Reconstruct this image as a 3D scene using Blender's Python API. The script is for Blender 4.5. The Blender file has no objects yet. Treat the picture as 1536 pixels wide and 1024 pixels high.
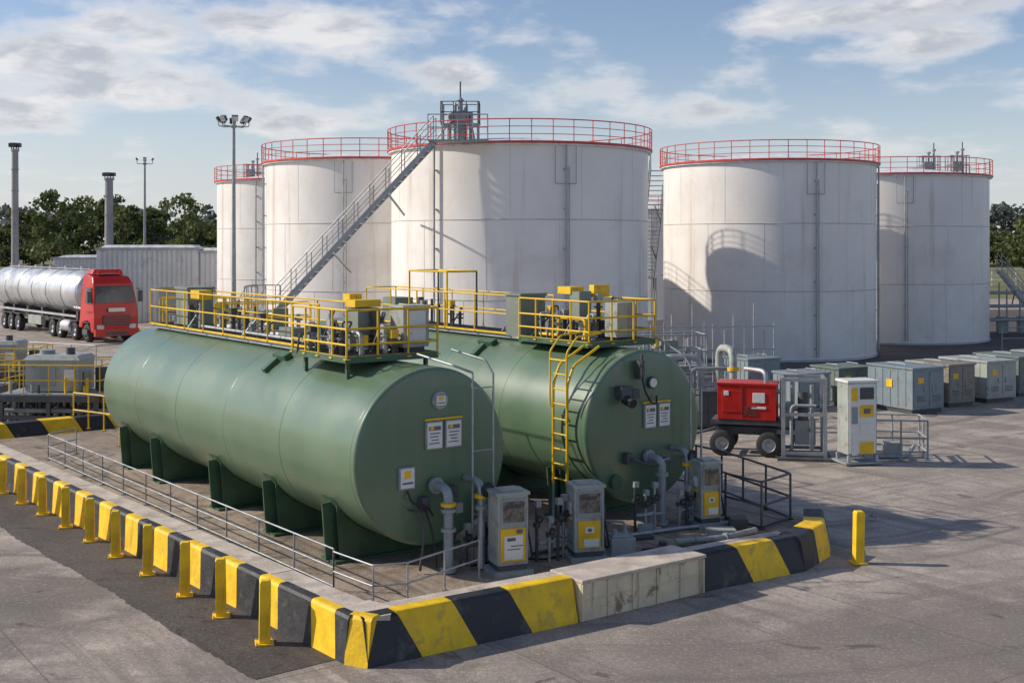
import bpy, math, random
import numpy as np
from mathutils import Matrix, Vector
random.seed(11); rng=np.random.default_rng(5)
scene=bpy.context.scene
R=math.radians
# ------------------------------------------------------------------ materials
def nn(nt,t,**k):
    n=nt.nodes.new(t)
    for a,b in k.items(): setattr(n,a,b)
    return n
def mixc(nt,f,a,b,blend='MIX'):
    m=nn(nt,'ShaderNodeMix',data_type='RGBA',blend_type=blend)
    for s,v in ((m.inputs[0],f),(m.inputs[6],a),(m.inputs[7],b)):
        if isinstance(v,bpy.types.NodeSocket): nt.links.new(v,s)
        elif isinstance(v,(int,float)): s.default_value=v
        else: s.default_value=(*v[:3],1)
    return m.outputs[2]
def noise(nt,vec,scale,detail=5,rough=.55,dist=0,stretch=None):
    if stretch:
        mp=nn(nt,'ShaderNodeMapping'); mp.inputs['Scale'].default_value=stretch
        nt.links.new(vec,mp.inputs[0]); vec=mp.outputs[0]
    n=nn(nt,'ShaderNodeTexNoise'); n.inputs['Scale'].default_value=scale; n.inputs['Detail'].default_value=detail
    n.inputs['Roughness'].default_value=rough; n.inputs['Distortion'].default_value=dist
    nt.links.new(vec,n.inputs['Vector']); return n.outputs['Fac']
def ramp(nt,f,a,b,lo=0,hi=1):
    m=nn(nt,'ShaderNodeMapRange'); m.interpolation_type='SMOOTHSTEP'
    m.inputs[1].default_value=a;m.inputs[2].default_value=b;m.inputs[3].default_value=lo;m.inputs[4].default_value=hi
    nt.links.new(f,m.inputs[0]); return m.outputs[0]
def math_(nt,op,a,b=0):
    m=nn(nt,'ShaderNodeMath',operation=op)
    for s,v in ((m.inputs[0],a),(m.inputs[1],b)):
        if isinstance(v,bpy.types.NodeSocket): nt.links.new(v,s)
        else: s.default_value=v
    return m.outputs[0]
def pbr(name,col,rough=.5,metal=0,var=.18,scale=2.5,bump=.15,bscale=30,dirt=None,streak=None,coat=0,wavy=None):
    m=bpy.data.materials.new(name); m.use_nodes=True; nt=m.node_tree
    b=nt.nodes['Principled BSDF']
    tc=nn(nt,'ShaderNodeTexCoord').outputs['Object']
    n=noise(nt,tc,scale,3)
    f=ramp(nt,n,.3,.7)
    c=mixc(nt,f,[x*(1-var) for x in col],[min(1,x*(1+var)) for x in col])
    if dirt:
        dc,lo,hi,ds,amt=dirt
        d=ramp(nt,noise(nt,tc,ds,5,.68,.3),lo,hi,0,amt)
        c=mixc(nt,d,c,dc)
    if streak:
        sc,lo,hi,amt,st=streak
        d=ramp(nt,noise(nt,tc,1,5,.62,0,st),lo,hi,0,amt)
        c=mixc(nt,d,c,sc)
    nt.links.new(c,b.inputs['Base Color'])
    rr=ramp(nt,n,.3,.7,max(.05,rough-.06),min(1,rough+.10))
    nt.links.new(rr,b.inputs['Roughness'])
    b.inputs['Metallic'].default_value=metal
    b.inputs['Coat Weight'].default_value=coat; b.inputs['Coat Roughness'].default_value=.22
    if bump:
        bp=nn(nt,'ShaderNodeBump'); bp.inputs['Strength'].default_value=bump; bp.inputs['Distance'].default_value=.02
        h=noise(nt,tc,bscale,2)
        if wavy:
            h=math_(nt,'ADD',math_(nt,'MULTIPLY',noise(nt,tc,wavy[0],2),wavy[1]),h)
        nt.links.new(h,bp.inputs['Height']); nt.links.new(bp.outputs[0],b.inputs['Normal'])
    return m
GREEN=pbr('green_tank_paint',(.108,.182,.108),.34,var=.08,scale=.7,bump=.02,bscale=10,
    dirt=((.17,.19,.135),.49,.74,1.1,.5),streak=((.17,.165,.13),.53,.73,.5,(2.4,5,.45)),coat=.5,wavy=(.8,3))
GREEND=pbr('green_saddle_paint',(.055,.125,.070),.45,dirt=((.13,.11,.07),.52,.72,4,.6))
WHITE=pbr('white_tank_paint',(.85,.815,.765),.42,var=.04,scale=.4,bump=.04,bscale=3,
    streak=((.46,.36,.27),.54,.78,.6,(2.0,2.0,.09)),dirt=((.64,.58,.51),.46,.72,.35,.5))
WSEAM=pbr('white_tank_seam',(.56,.53,.49),.5,var=.1)
WSEAMV=pbr('white_tank_plate_joint',(.71,.68,.64),.5,var=.05)
ROOFW=pbr('white_roof',(.72,.72,.72),.5)
RED=pbr('red_rail_paint',(.64,.06,.04),.45,var=.2,scale=3)
REDC=pbr('red_vehicle_paint',(.52,.018,.012),.34,var=.1,bump=.02,dirt=((.2,.05,.035),.52,.75,2,.5))
YEL=pbr('yellow_paint',(.78,.49,.014),.45,var=.12,scale=3,bump=.1,dirt=((.30,.19,.05),.56,.73,5,.6))
YELB=pbr('yellow_barrier_paint',(.86,.54,.012),.55,var=.12,scale=4,bump=.35,bscale=18,dirt=((.33,.23,.11),.55,.70,3.0,.6),streak=((.16,.12,.08),.57,.75,.5,(7,7,.6)))
BLKB=pbr('black_barrier_paint',(.024,.026,.032),.55,var=.3,scale=3,bump=.35,bscale=18,dirt=((.16,.145,.125),.52,.74,3.5,.55))
GALV=pbr('galvanised_steel',(.38,.40,.41),.45,metal=.5,var=.15,scale=4,dirt=((.18,.13,.09),.56,.75,6,.5))
STEEL=pbr('grey_painted_steel',(.29,.32,.33),.5,var=.15,dirt=((.16,.11,.07),.54,.74,5,.65))
DSTEEL=pbr('dark_steel',(.07,.075,.08),.5,var=.25,dirt=((.13,.085,.05),.53,.75,6,.6))
CAB=pbr('grey_cabinet_paint',(.35,.38,.355),.42,var=.08,scale=2,dirt=((.19,.15,.11),.52,.70,5,.65),streak=((.17,.13,.10),.54,.72,.6,(9,9,.8)))
CABG=pbr('grey_green_cabinet_paint',(.21,.245,.20),.5,var=.1,dirt=((.14,.12,.08),.53,.74,5,.6))
PLATE=pbr('white_plate',(.72,.72,.69),.4,var=.04,dirt=((.4,.35,.28),.56,.74,7,.5))
INK=pbr('printed_ink',(.12,.13,.16),.6,var=.2)
INKB=pbr('blue_ink',(.06,.2,.45),.6)
SCREEN=pbr('dispenser_window',(.15,.13,.11),.25,var=.5,scale=9,bump=.02)
RUB=pbr('black_rubber',(.025,.025,.026),.75,var=.3,bump=.3,dirt=((.12,.1,.08),.5,.8,6,.5))
GLASS=pbr('dark_glass',(.03,.05,.06),.08,var=.2,bump=0)
CHROME=pbr('polished_aluminium',(.66,.67,.68),.30,metal=.6,var=.06,scale=1,bump=.02,bscale=6,streak=((.3,.27,.24),.54,.74,.5,(2,2,.6)))
CREAM=pbr('stained_cream_panel',(.68,.58,.40),.7,var=.12,scale=2,bump=.3,dirt=((.22,.13,.06),.55,.67,2.4,.85),streak=((.22,.15,.09),.55,.72,.65,(8,8,.7)))
CONC=pbr('kerb_concrete',(.54,.465,.39),.85,var=.16,scale=3,bump=.4,bscale=30,dirt=((.25,.21,.17),.49,.70,1.8,.6))
CONCP=pbr('column_concrete',(.30,.30,.30),.85,var=.15,scale=1,bump=.3,streak=((.16,.15,.14),.5,.75,.6,(3,3,.2)))
SHED=pbr('white_corrugated_metal',(.58,.60,.61),.5,var=.08,scale=.5,dirt=((.36,.34,.31),.50,.75,1,.6))
BLUEB=pbr('blue_grey_cabinet',(.20,.255,.285),.5,var=.1,dirt=((.17,.135,.10),.50,.70,2.5,.6))
TEALB=pbr('teal_cabinet',(.14,.19,.17),.5,var=.1,dirt=((.15,.12,.09),.50,.70,2.5,.6))
BROWNB=pbr('weathered_grey_cabinet',(.25,.235,.21),.6,var=.15,dirt=((.15,.10,.06),.48,.68,2.5,.75))
BARK=pbr('bark',(.11,.08,.055),.9,var=.3,bump=.4)
def leafmat(name,a,b,sc):
    m=bpy.data.materials.new(name); m.use_nodes=True; nt=m.node_tree; bs=nt.nodes['Principled BSDF']
    tc=nn(nt,'ShaderNodeTexCoord').outputs['Object']
    c=mixc(nt,ramp(nt,noise(nt,tc,sc,2),.36,.64),a,b); c=mixc(nt,ramp(nt,noise(nt,tc,sc*.13,1),.4,.62,0,.5),c,[b[0]*1.25,b[1]*1.05,b[2]])
    nt.links.new(c,bs.inputs['Base Color']); bs.inputs['Roughness'].default_value=.65
    tr=nn(nt,'ShaderNodeBsdfTranslucent'); nt.links.new(c,tr.inputs['Color'])
    mx=nn(nt,'ShaderNodeMixShader'); mx.inputs[0].default_value=.35
    nt.links.new(bs.outputs[0],mx.inputs[1]); nt.links.new(tr.outputs[0],mx.inputs[2]); nt.links.new(mx.outputs[0],nt.nodes['Material Output'].inputs[0])
    return m
LEAF=leafmat('foliage',(.055,.085,.024),(.11,.145,.045),.35)
LEAF2=leafmat('foliage_light',(.09,.12,.036),(.15,.175,.065),.4)
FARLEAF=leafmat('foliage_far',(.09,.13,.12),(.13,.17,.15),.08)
GRASS=pbr('grass',(.20,.18,.07),.95,var=.35,scale=.08,bump=.3,bscale=3,dirt=((.08,.10,.03),.45,.65,.03,.8))
LAMPG=pbr('lamp_glass',(.6,.6,.58),.2,bump=0)

def ground_mat(name,base,dark,grit,yard=False,crack=.4):
    m=bpy.data.materials.new(name); m.use_nodes=True; nt=m.node_tree; b=nt.nodes['Principled BSDF']
    tc=nn(nt,'ShaderNodeTexCoord').outputs['Object']
    c=mixc(nt,ramp(nt,noise(nt,tc,.20,4,.6,.4),.40,.60),base,[x*.70 for x in base])
    med=noise(nt,tc,.9,6,.74,.5)
    c=mixc(nt,ramp(nt,med,.48,.66,0,.7),c,dark)
    c=mixc(nt,ramp(nt,med,.46,.34,0,.55),c,[min(1,x*1.22) for x in base])
    if yard:
        ds=nn(nt,'ShaderNodeVectorMath',operation='DISTANCE'); nt.links.new(tc,ds.inputs[0]); ds.inputs[1].default_value=(-9,62,0)
        wob=math_(nt,'ADD',ds.outputs['Value'],math_(nt,'MULTIPLY',noise(nt,tc,.12,2),3.0))
        cx=nn(nt,'ShaderNodeCombineXYZ'); nt.links.new(wob,cx.inputs[0])
        ring=noise(nt,cx.outputs[0],1.6,4,.65)
        brk=ramp(nt,noise(nt,tc,.35,4,.6),.34,.54)
        c=mixc(nt,math_(nt,'MULTIPLY',ramp(nt,ring,.49,.62,0,.9),brk),c,dark)
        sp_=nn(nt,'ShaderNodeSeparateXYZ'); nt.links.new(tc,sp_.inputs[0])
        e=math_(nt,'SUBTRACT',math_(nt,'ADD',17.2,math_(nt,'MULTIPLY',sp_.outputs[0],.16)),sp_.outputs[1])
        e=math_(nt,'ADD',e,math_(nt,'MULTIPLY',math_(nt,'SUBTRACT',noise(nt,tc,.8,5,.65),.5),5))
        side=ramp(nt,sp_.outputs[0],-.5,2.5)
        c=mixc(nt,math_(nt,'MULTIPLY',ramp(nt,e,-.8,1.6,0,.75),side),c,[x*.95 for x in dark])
        # oil-darkened patch in the near left lane
        e2=nn(nt,'ShaderNodeVectorMath',operation='DISTANCE'); nt.links.new(tc,e2.inputs[0]); e2.inputs[1].default_value=(-7.6,17.6,0)
        ww=math_(nt,'ADD',e2.outputs['Value'],math_(nt,'MULTIPLY',math_(nt,'SUBTRACT',noise(nt,tc,.7,5,.65),.5),6))
        c=mixc(nt,ramp(nt,ww,1.0,2.8,.7,0),c,[x*.6 for x in dark])
    mp=nn(nt,'ShaderNodeMapping'); mp.inputs['Rotation'].default_value=(0,0,R(-36)); nt.links.new(tc,mp.inputs[0])
    c=mixc(nt,ramp(nt,noise(nt,mp.outputs[0],1,5,.70,.5,(1.8,.12,1)),.50,.64,0,.65),c,dark)
    sp=noise(nt,tc,17,5,.85)
    c=mixc(nt,ramp(nt,sp,.47,.62,0,grit*.9),c,[x*.32 for x in base])
    c=mixc(nt,ramp(nt,sp,.46,.34,0,grit*.8),c,[min(1,x*1.6) for x in base])
    c=mixc(nt,ramp(nt,noise(nt,tc,4,6,.8,.2),.54,.66,0,.45),c,dark)
    c=mixc(nt,ramp(nt,noise(nt,tc,.8,4,.6,1.6),.62,.70,0,.75),c,[x*.45 for x in dark])
    if yard:
        br=nn(nt,'ShaderNodeTexBrick'); br.offset=0; br.inputs['Scale'].default_value=1; br.inputs['Brick Width'].default_value=5.2; br.inputs['Row Height'].default_value=5.2; br.inputs['Mortar Size'].default_value=.014; br.inputs['Mortar Smooth'].default_value=.2
        mp3=nn(nt,'ShaderNodeMapping'); mp3.inputs['Rotation'].default_value=(0,0,R(-36)); mp3.inputs['Location'].default_value=(1.2,2.1,0); nt.links.new(tc,mp3.inputs[0]); nt.links.new(mp3.outputs[0],br.inputs['Vector'])
        c=mixc(nt,math_(nt,'MULTIPLY',br.outputs['Fac'],.5),c,[x*.4 for x in dark])
    if crack:
        v=nn(nt,'ShaderNodeTexVoronoi',feature='DISTANCE_TO_EDGE'); v.inputs['Scale'].default_value=.23
        wv=nn(nt,'ShaderNodeVectorMath',operation='ADD'); ns=nn(nt,'ShaderNodeTexNoise'); ns.inputs['Scale'].default_value=1.2; ns.inputs['Detail'].default_value=4
        nt.links.new(tc,ns.inputs['Vector']); nt.links.new(tc,wv.inputs[0]); nt.links.new(ns.outputs['Color'],wv.inputs[1]); nt.links.new(wv.outputs[0],v.inputs['Vector'])
        ck=math_(nt,'MULTIPLY',ramp(nt,v.outputs['Distance'],.0,.004,crack,0),ramp(nt,med,.44,.56))
        c=mixc(nt,ck,c,[x*.3 for x in base])
    nt.links.new(c,b.inputs['Base Color'])
    nt.links.new(ramp(nt,med,.3,.7,.92,.66),b.inputs['Roughness'])
    bp=nn(nt,'ShaderNodeBump'); bp.inputs['Strength'].default_value=.6; bp.inputs['Distance'].default_value=.02
    nt.links.new(sp,bp.inputs['Height']); nt.links.new(bp.outputs[0],b.inputs['Normal'])
    return m
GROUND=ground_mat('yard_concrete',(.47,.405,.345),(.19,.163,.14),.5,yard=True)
PADM=ground_mat('pad_concrete',(.42,.335,.255),(.095,.068,.048),.45)
ASPH=ground_mat('dark_asphalt',(.115,.098,.085),(.055,.046,.041),.8,crack=0)
BUND=ground_mat('bund_gravel',(.12,.095,.08),(.055,.048,.045),.5,crack=0)

# ------------------------------------------------------------------ mesh builder
class MB:
    def __init__(s): s.v=[];s.f=[];s.m=[];s.s=[];s.mats=[]
    def mi(s,mat):
        if mat not in s.mats: s.mats.append(mat)
        return s.mats.index(mat)
    def add(s,vs,fs,mat,smooth=False):
        o=len(s.v); s.v+= [tuple(x) for x in vs]; k=s.mi(mat)
        for f in fs: s.f.append([i+o for i in f]); s.m.append(k); s.s.append(smooth)
    def box(s,c,sz,mat,rz=0,ry=0,rx=0,taper=1):
        M=Matrix.Translation(c)@Matrix.Rotation(rz,4,'Z')@Matrix.Rotation(ry,4,'Y')@Matrix.Rotation(rx,4,'X')
        x,y,z=[q/2 for q in sz]; t=taper
        vs=[(-x,-y,-z),(x,-y,-z),(x,y,-z),(-x,y,-z),(-x*t,-y*t,z),(x*t,-y*t,z),(x*t,y*t,z),(-x*t,y*t,z)]
        s.add([M@Vector(q) for q in vs],[(3,2,1,0),(4,5,6,7),(0,1,5,4),(1,2,6,5),(2,3,7,6),(3,0,4,7)],mat)
    def cyl(s,p0,p1,r,mat,r1=None,n=10,caps=True,smooth=True):
        p0=Vector(p0);p1=Vector(p1);d=(p1-p0)
        if d.length<1e-6:return
        q=d.to_track_quat('Z','Y'); r1=r if r1 is None else r1
        a=[];b=[]
        for i in range(n):
            t=2*math.pi*i/n; e=Vector((math.cos(t),math.sin(t),0))
            a.append(p0+q@(e*r)); b.append(p1+q@(e*r1))
        s.add(a+b,[(i,(i+1)%n,n+(i+1)%n,n+i) for i in range(n)],mat,smooth)
        if caps:
            s.add(a,[tuple(reversed(range(n)))],mat); s.add(b,[tuple(range(n))],mat)
    def lathe(s,prof,mat,n=64,M=Matrix(),smooth=True):
        vs=[];k=len(prof)
        for i in range(n):
            t=2*math.pi*i/n
            for r,h in prof: vs.append(M@Vector((r*math.cos(t),r*math.sin(t),h)))
        fs=[]
        for i in range(n):
            j=(i+1)%n
            for q in range(k-1): fs.append((i*k+q,j*k+q,j*k+q+1,i*k+q+1))
        s.add(vs,fs,mat,smooth)
    def tube(s,pts,r,mat,n=8):
        pts=[Vector(p) for p in pts]
        out=[pts[0]]
        for i in range(1,len(pts)-1):
            a,b,c=pts[i-1],pts[i],pts[i+1]
            l=min((a-b).length,(c-b).length)*.45; l=min(l,r*3.2)
            A=b+(a-b).normalized()*l; C=b+(c-b).normalized()*l
            for k in range(5):
                t=k/4; out.append(A*(1-t)**2+b*2*t*(1-t)+C*t*t)
        out.append(pts[-1]); pts=out
        rings=[];prev=None
        for i,p in enumerate(pts):
            d=(pts[min(i+1,len(pts)-1)]-pts[max(i-1,0)])
            if d.length<1e-7: d=Vector((0,0,1))
            d.normalize()
            if prev is None:
                u=d.orthogonal().normalized()
            else:
                u=prev-d*prev.dot(d)
                u=u.normalized() if u.length>1e-6 else d.orthogonal().normalized()
            prev=u; w=d.cross(u)
            rings.append([p+(u*math.cos(2*math.pi*k/n)+w*math.sin(2*math.pi*k/n))*r for k in range(n)])
        vs=[q for g in rings for q in g]; fs=[]
        for i in range(len(rings)-1):
            for k in range(n):
                fs.append((i*n+k,i*n+(k+1)%n,(i+1)*n+(k+1)%n,(i+1)*n+k))
        s.add(vs,fs,mat,True)
        s.add(rings[0],[tuple(reversed(range(n)))],mat); s.add(rings[-1],[tuple(range(n))],mat)
    def beam(s,p0,p1,w,h,mat):
        p0=Vector(p0);p1=Vector(p1);d=(p1-p0).normalized()
        up=Vector((0,0,1)) if abs(d.z)<.95 else Vector((1,0,0))
        sd=d.cross(up).normalized()*w/2; uu=sd.cross(d).normalized()*h/2
        vs=[p0-sd-uu,p0+sd-uu,p0+sd+uu,p0-sd+uu,p1-sd-uu,p1+sd-uu,p1+sd+uu,p1-sd+uu]
        s.add(vs,[(3,2,1,0),(4,5,6,7),(0,1,5,4),(1,2,6,5),(2,3,7,6),(3,0,4,7)],mat)
    def prism(s,poly,z0,z1,mat,M=Matrix()):
        n=len(poly)
        vs=[M@Vector((x,y,z0)) for x,y in poly]+[M@Vector((x,y,z1)) for x,y in poly]
        s.add(vs,[tuple(reversed(range(n))),tuple(range(n,2*n))]+[(i,(i+1)%n,n+(i+1)%n,n+i) for i in range(n)],mat)
    def rail(s,pts,h,mat,r=.022,levels=(1,.5),sp=1.0,kick=None,closed=False):
        pts=[Vector(p) for p in pts]
        if closed: pts=pts+[pts[0]]
        for L in levels: s.tube([p+Vector((0,0,h*L)) for p in pts],r,mat,6)
        for i in range(len(pts)-1):
            a,b=pts[i],pts[i+1]; n=max(1,round((b-a).length/sp))
            for k in range(n+(1 if (i==len(pts)-2 and not closed) else 0)):
                p=a.lerp(b,k/n); s.cyl(p,p+Vector((0,0,h)),r,mat,n=6); s.box(p+Vector((0,0,.012)),(r*4.5,r*4.5,.02),mat)
            if kick: s.beam(a+Vector((0,0,kick/2)),b+Vector((0,0,kick/2)),.012,kick,mat)
    def wheel(s,c,axis,r,w,hub=None):
        c=Vector(c); ax=Vector(axis).normalized()
        M=Matrix.Translation(c)@ax.to_track_quat('Z','Y').to_matrix().to_4x4()
        s.lathe([(r*.55,-w/2),(r*.9,-w/2),(r,-w*.36),(r,w*.36),(r*.9,w/2),(r*.55,w/2)],RUB,24,M)
        s.lathe([(0.001,w*.30),(r*.2,w*.36),(r*.25,w*.2),(r*.5,w*.25),(r*.56,w*.5)],hub or GALV,20,M)
        s.lathe([(0.001,-w*.30),(r*.5,-w*.25),(r*.56,-w*.5)],hub or GALV,20,M)
    def build(s,name,loc=(0,0,0),rz=0,parent=None,bevel=0):
        me=bpy.data.meshes.new(name); me.from_pydata(s.v,[],s.f); 
        for m in s.mats: me.materials.append(m)
        me.polygons.foreach_set('material_index',s.m); me.polygons.foreach_set('use_smooth',s.s); me.update()
        ob=bpy.data.objects.new(name,me); scene.collection.objects.link(ob)
        if parent: ob.parent=parent
        else:
            ob.location=loc; ob.rotation_euler=(0,0,rz)
        if bevel:
            b=ob.modifiers.new('bevel','BEVEL'); b.width=bevel; b.segments=2; b.limit_method='ANGLE'; b.angle_limit=R(50)
        return ob
def empty(name,loc,rz=0):
    e=bpy.data.objects.new(name,None); e.empty_display_size=.5; e.location=loc; e.rotation_euler=(0,0,rz); scene.collection.objects.link(e); return e

# ------------------------------------------------------------------ ground
g=MB(); g.add([(-3000,-200,0),(3000,-200,0),(3000,4000,0),(-3000,4000,0)],[(0,1,2,3)],GROUND); g.build('ground')
g=MB(); g.add([(-3000,125,.012),(3000,105,.012),(3000,3990,.012),(-3000,3990,.012)],[(0,1,2,3)],GRASS); g.build('grass_field')
g=MB(); g.add([(-16,50,.008),(4,46.5,.008),(60,52,.008),(70,96,.008),(-22,96,.008)],[(0,1,2,3,4)],BUND); g.build('bund_floor')
g=MB(); inner=[];outer=[]
for i in range(241):
    t=i/240; p=Vector((-2.3,15.25,.006)).lerp(Vector((-14.8,30.9,.006)),t)
    nrm=Vector((-.78,-.63,0)); inner.append(p+nrm*-.2); outer.append(p+nrm*((1.05+.3*t)+random.uniform(-.02,.02)+.03*math.sin(t*19)+.015*math.sin(t*73)))
g.add(inner+outer,[(i,i+1,241+i+1,241+i) for i in range(240)],ASPH); g.build('asphalt_strip')
g=MB()
for a,b in (((4,46.3),(60,51.8)),((-16,49.8),(4,46.3))):
    g.beam((*a,.09),(*b,.09),.2,.18,CONC)
g.build('bund_kerb')

PAD=[(-2.0,15.55),(5.05,20.6),(5.75,22.0),(-5.5,37.3),(-14.3,30.5)]
g=MB(); g.prism(PAD,0.0,.20,PADM); g.build('tank_pad')

# ------------------------------------------------------------------ barriers
def barrier(name,P0,P1,bounds,first_yellow,h=.58,slant=0.0,ledge=False,w=.12,lw=.42,batter=.10):
    P0=Vector((*P0,0));P1=Vector((*P1,0)); d=P1-P0; ang=math.atan2(d.y,d.x); L=d.length
    o=MB(); y=first_yellow; g_=.004
    for a,b in zip(bounds[:-1],bounds[1:]):
        mat=YELB if y else BLKB; y=not y
        jy=random.uniform(-.006,.006); jz=random.uniform(-.006,.006)
        def ring(x,g):
            s0=slant
            if (x<=1e-3 or x>=L-1e-3): s0=0
            x+=g
            return [(x,jy,0),(x+s0*.12,.012+jy,h*.12),(x+s0*.9,batter*.9+jy,h*.92+jz),(x+s0*.97,batter+.02,h*.985+jz),(x+s0,batter+.055,h+jz),(x+s0,batter+.05+w,h+jz),(x+s0,batter+.05+w,0)]
        A=ring(a,g_);B=ring(b,-g_)
        n=7
        o.add(A+B,[(i,n+i,n+i+1,i+1) for i in range(n-1)]+[tuple(reversed(range(n))),tuple(range(n,2*n))],mat)
    if ledge:
        x0,x1=ledge
        k=x0; y0=batter+.05+w+.006
        while k<x1:
            e=min(k+1.6,x1); hh=h-.025-random.random()*.008
            o.box(((k+e)/2,y0+lw/2,hh/2),(e-k-.012,lw,hh),CONC); k=e
    return o.build(name,P0,ang)
Cn=Vector((-2.12,15.12)); Lf=Vector((-14.9,30.8))
LL=(Cn-Lf).length
bs=[LL]; t=LL-.22; bs.append(t)
for w_ in [.62,.90]+[.56,.68]*30:
    t-=w_
    if t<=0: break
    bs.append(t)
bs.append(0); bs=bs[::-1]
nseg=len(bs)-1
barrier('striped_barrier',Lf,Cn,bs,((nseg-1)%2==1),h=.60,slant=-.12,ledge=(.2,LL-.30),batter=.07,w=.10,lw=.40)
barrier('striped_barrier',Cn,(-1.80,14.97),[0,.353],True,h=.60,w=.12)
P1=Vector((-1.80,14.97)); P2=Vector((.93,16.78)); L2=(P2-P1).length
barrier('striped_barrier',P1,P2,[0,.78,1.62,2.5,L2],False,h=.60,slant=-.32,w=.16,ledge=(.30,L2),lw=.30,batter=.14)
g=MB(); g.prism([(-2.00,15.20),(-1.78,15.13),(-1.55,15.27),(-1.50,15.6),(-1.9,15.9),(-2.25,15.55)],0,.583,CONC); g.build('kerb_corner_block')
P3=Vector((2.9,18.25)); P4=Vector((4.75,19.42)); L3=(P4-P3).length
barrier('striped_barrier',P3,P4,[0,1.05,1.85,L3],False,h=.55,slant=-.25,w=.16,ledge=(0,L3),lw=.3,batter=.14)
barrier('striped_barrier',P4,(5.40,20.35),[0,.62,(Vector((5.40,20.35))-P4).length],False,h=.55,slant=0,w=.3)
barrier('striped_barrier',(5.40,20.35),(5.78,21.9),[0,.9,1.59],True,h=.45,slant=0,w=.3)
B0=Vector((-15.1,30.6)); B1=Vector((-6.2,37.4)); LB=(B1-B0).length
barrier('striped_barrier',B0,B1,[0]+[.9*i+.6 for i in range(12)]+[LB],True,h=.5,slant=-.3,w=.36)
o=MB(); A=Vector((.98,16.78,0)); B=Vector((2.93,18.2,0)); ang=math.atan2((B-A).y,(B-A).x); L=(B-A).length
o.box((L/2,.38,.27),(L,.72,.54),CREAM)
o.box((L/2,.35,.565),(L+.02,.74,.05),CONC)
for i in range(6): o.box((L*i/5*.98+.02,.006,.27),(.03,.03,.52),CREAM)
o.box((L/2,.008,.30),(L,.02,.02),CREAM)
o.build('retaining_wall',A,ang,bevel=.012)

bol=[(-3.28,15.9),(-4.13,17.05),(-4.92,18.05),(-5.83,19.2),(-6.70,20.3),(-7.50,21.35),(-8.33,22.4),(-9.17,23.45),(-9.98,24.45),(-10.8,25.45),(-11.6,26.5)]
def bollard(p,h,w=.17,rz=.6):
    o=MB()
    o.box((0,0,.012),(w+.10,w+.10,.024),YELB); o.box((0,0,h/2+.02),(w,w,h),YELB)
    o.box((0,0,h+.03),(w*.98,w*.98,.03),YELB,taper=.8)
    for sx in(-1,1):
        for sy in(-1,1): o.cyl((sx*(w/2+.03),sy*(w/2+.03),.02),(sx*(w/2+.03),sy*(w/2+.03),.045),.012,GALV,n=6)
    ob=o.build('bollard',(*p,.006),rz,bevel=.012); ob.rotation_euler=(random.uniform(-.015,.015),random.uniform(-.015,.015),rz)
for i,p in enumerate(bol): bollard(p,.80-.016*i,.145,.30+random.uniform(-.08,.08))
bollard((5.74,19.9),.82,.15,.15)

o=MB()
fp=[(-10.6,29.2,.2),(-10.9,28.2,.2),(-2.62,17.62,.2),(-1.95,16.85,.2),(-1.48,17.0,.2),(-.50,18.3,.2)]
o.rail(fp[:3],.62,GALV,.015,(1,.55,.12),1.25)
o.rail(fp[2:],.58,GALV,.015,(1,.5),.8)
o.build('pipe_railing')
o=MB()
o.rail([(3.95,22.2,.2),(4.45,21.4,.2),(5.15,22.2,.2),(4.3,24.6,.2),(2.6,27.2,.2)],.85,DSTEEL,.022,(1,.5,.05),.75)
o.build('guard_railing')

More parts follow.
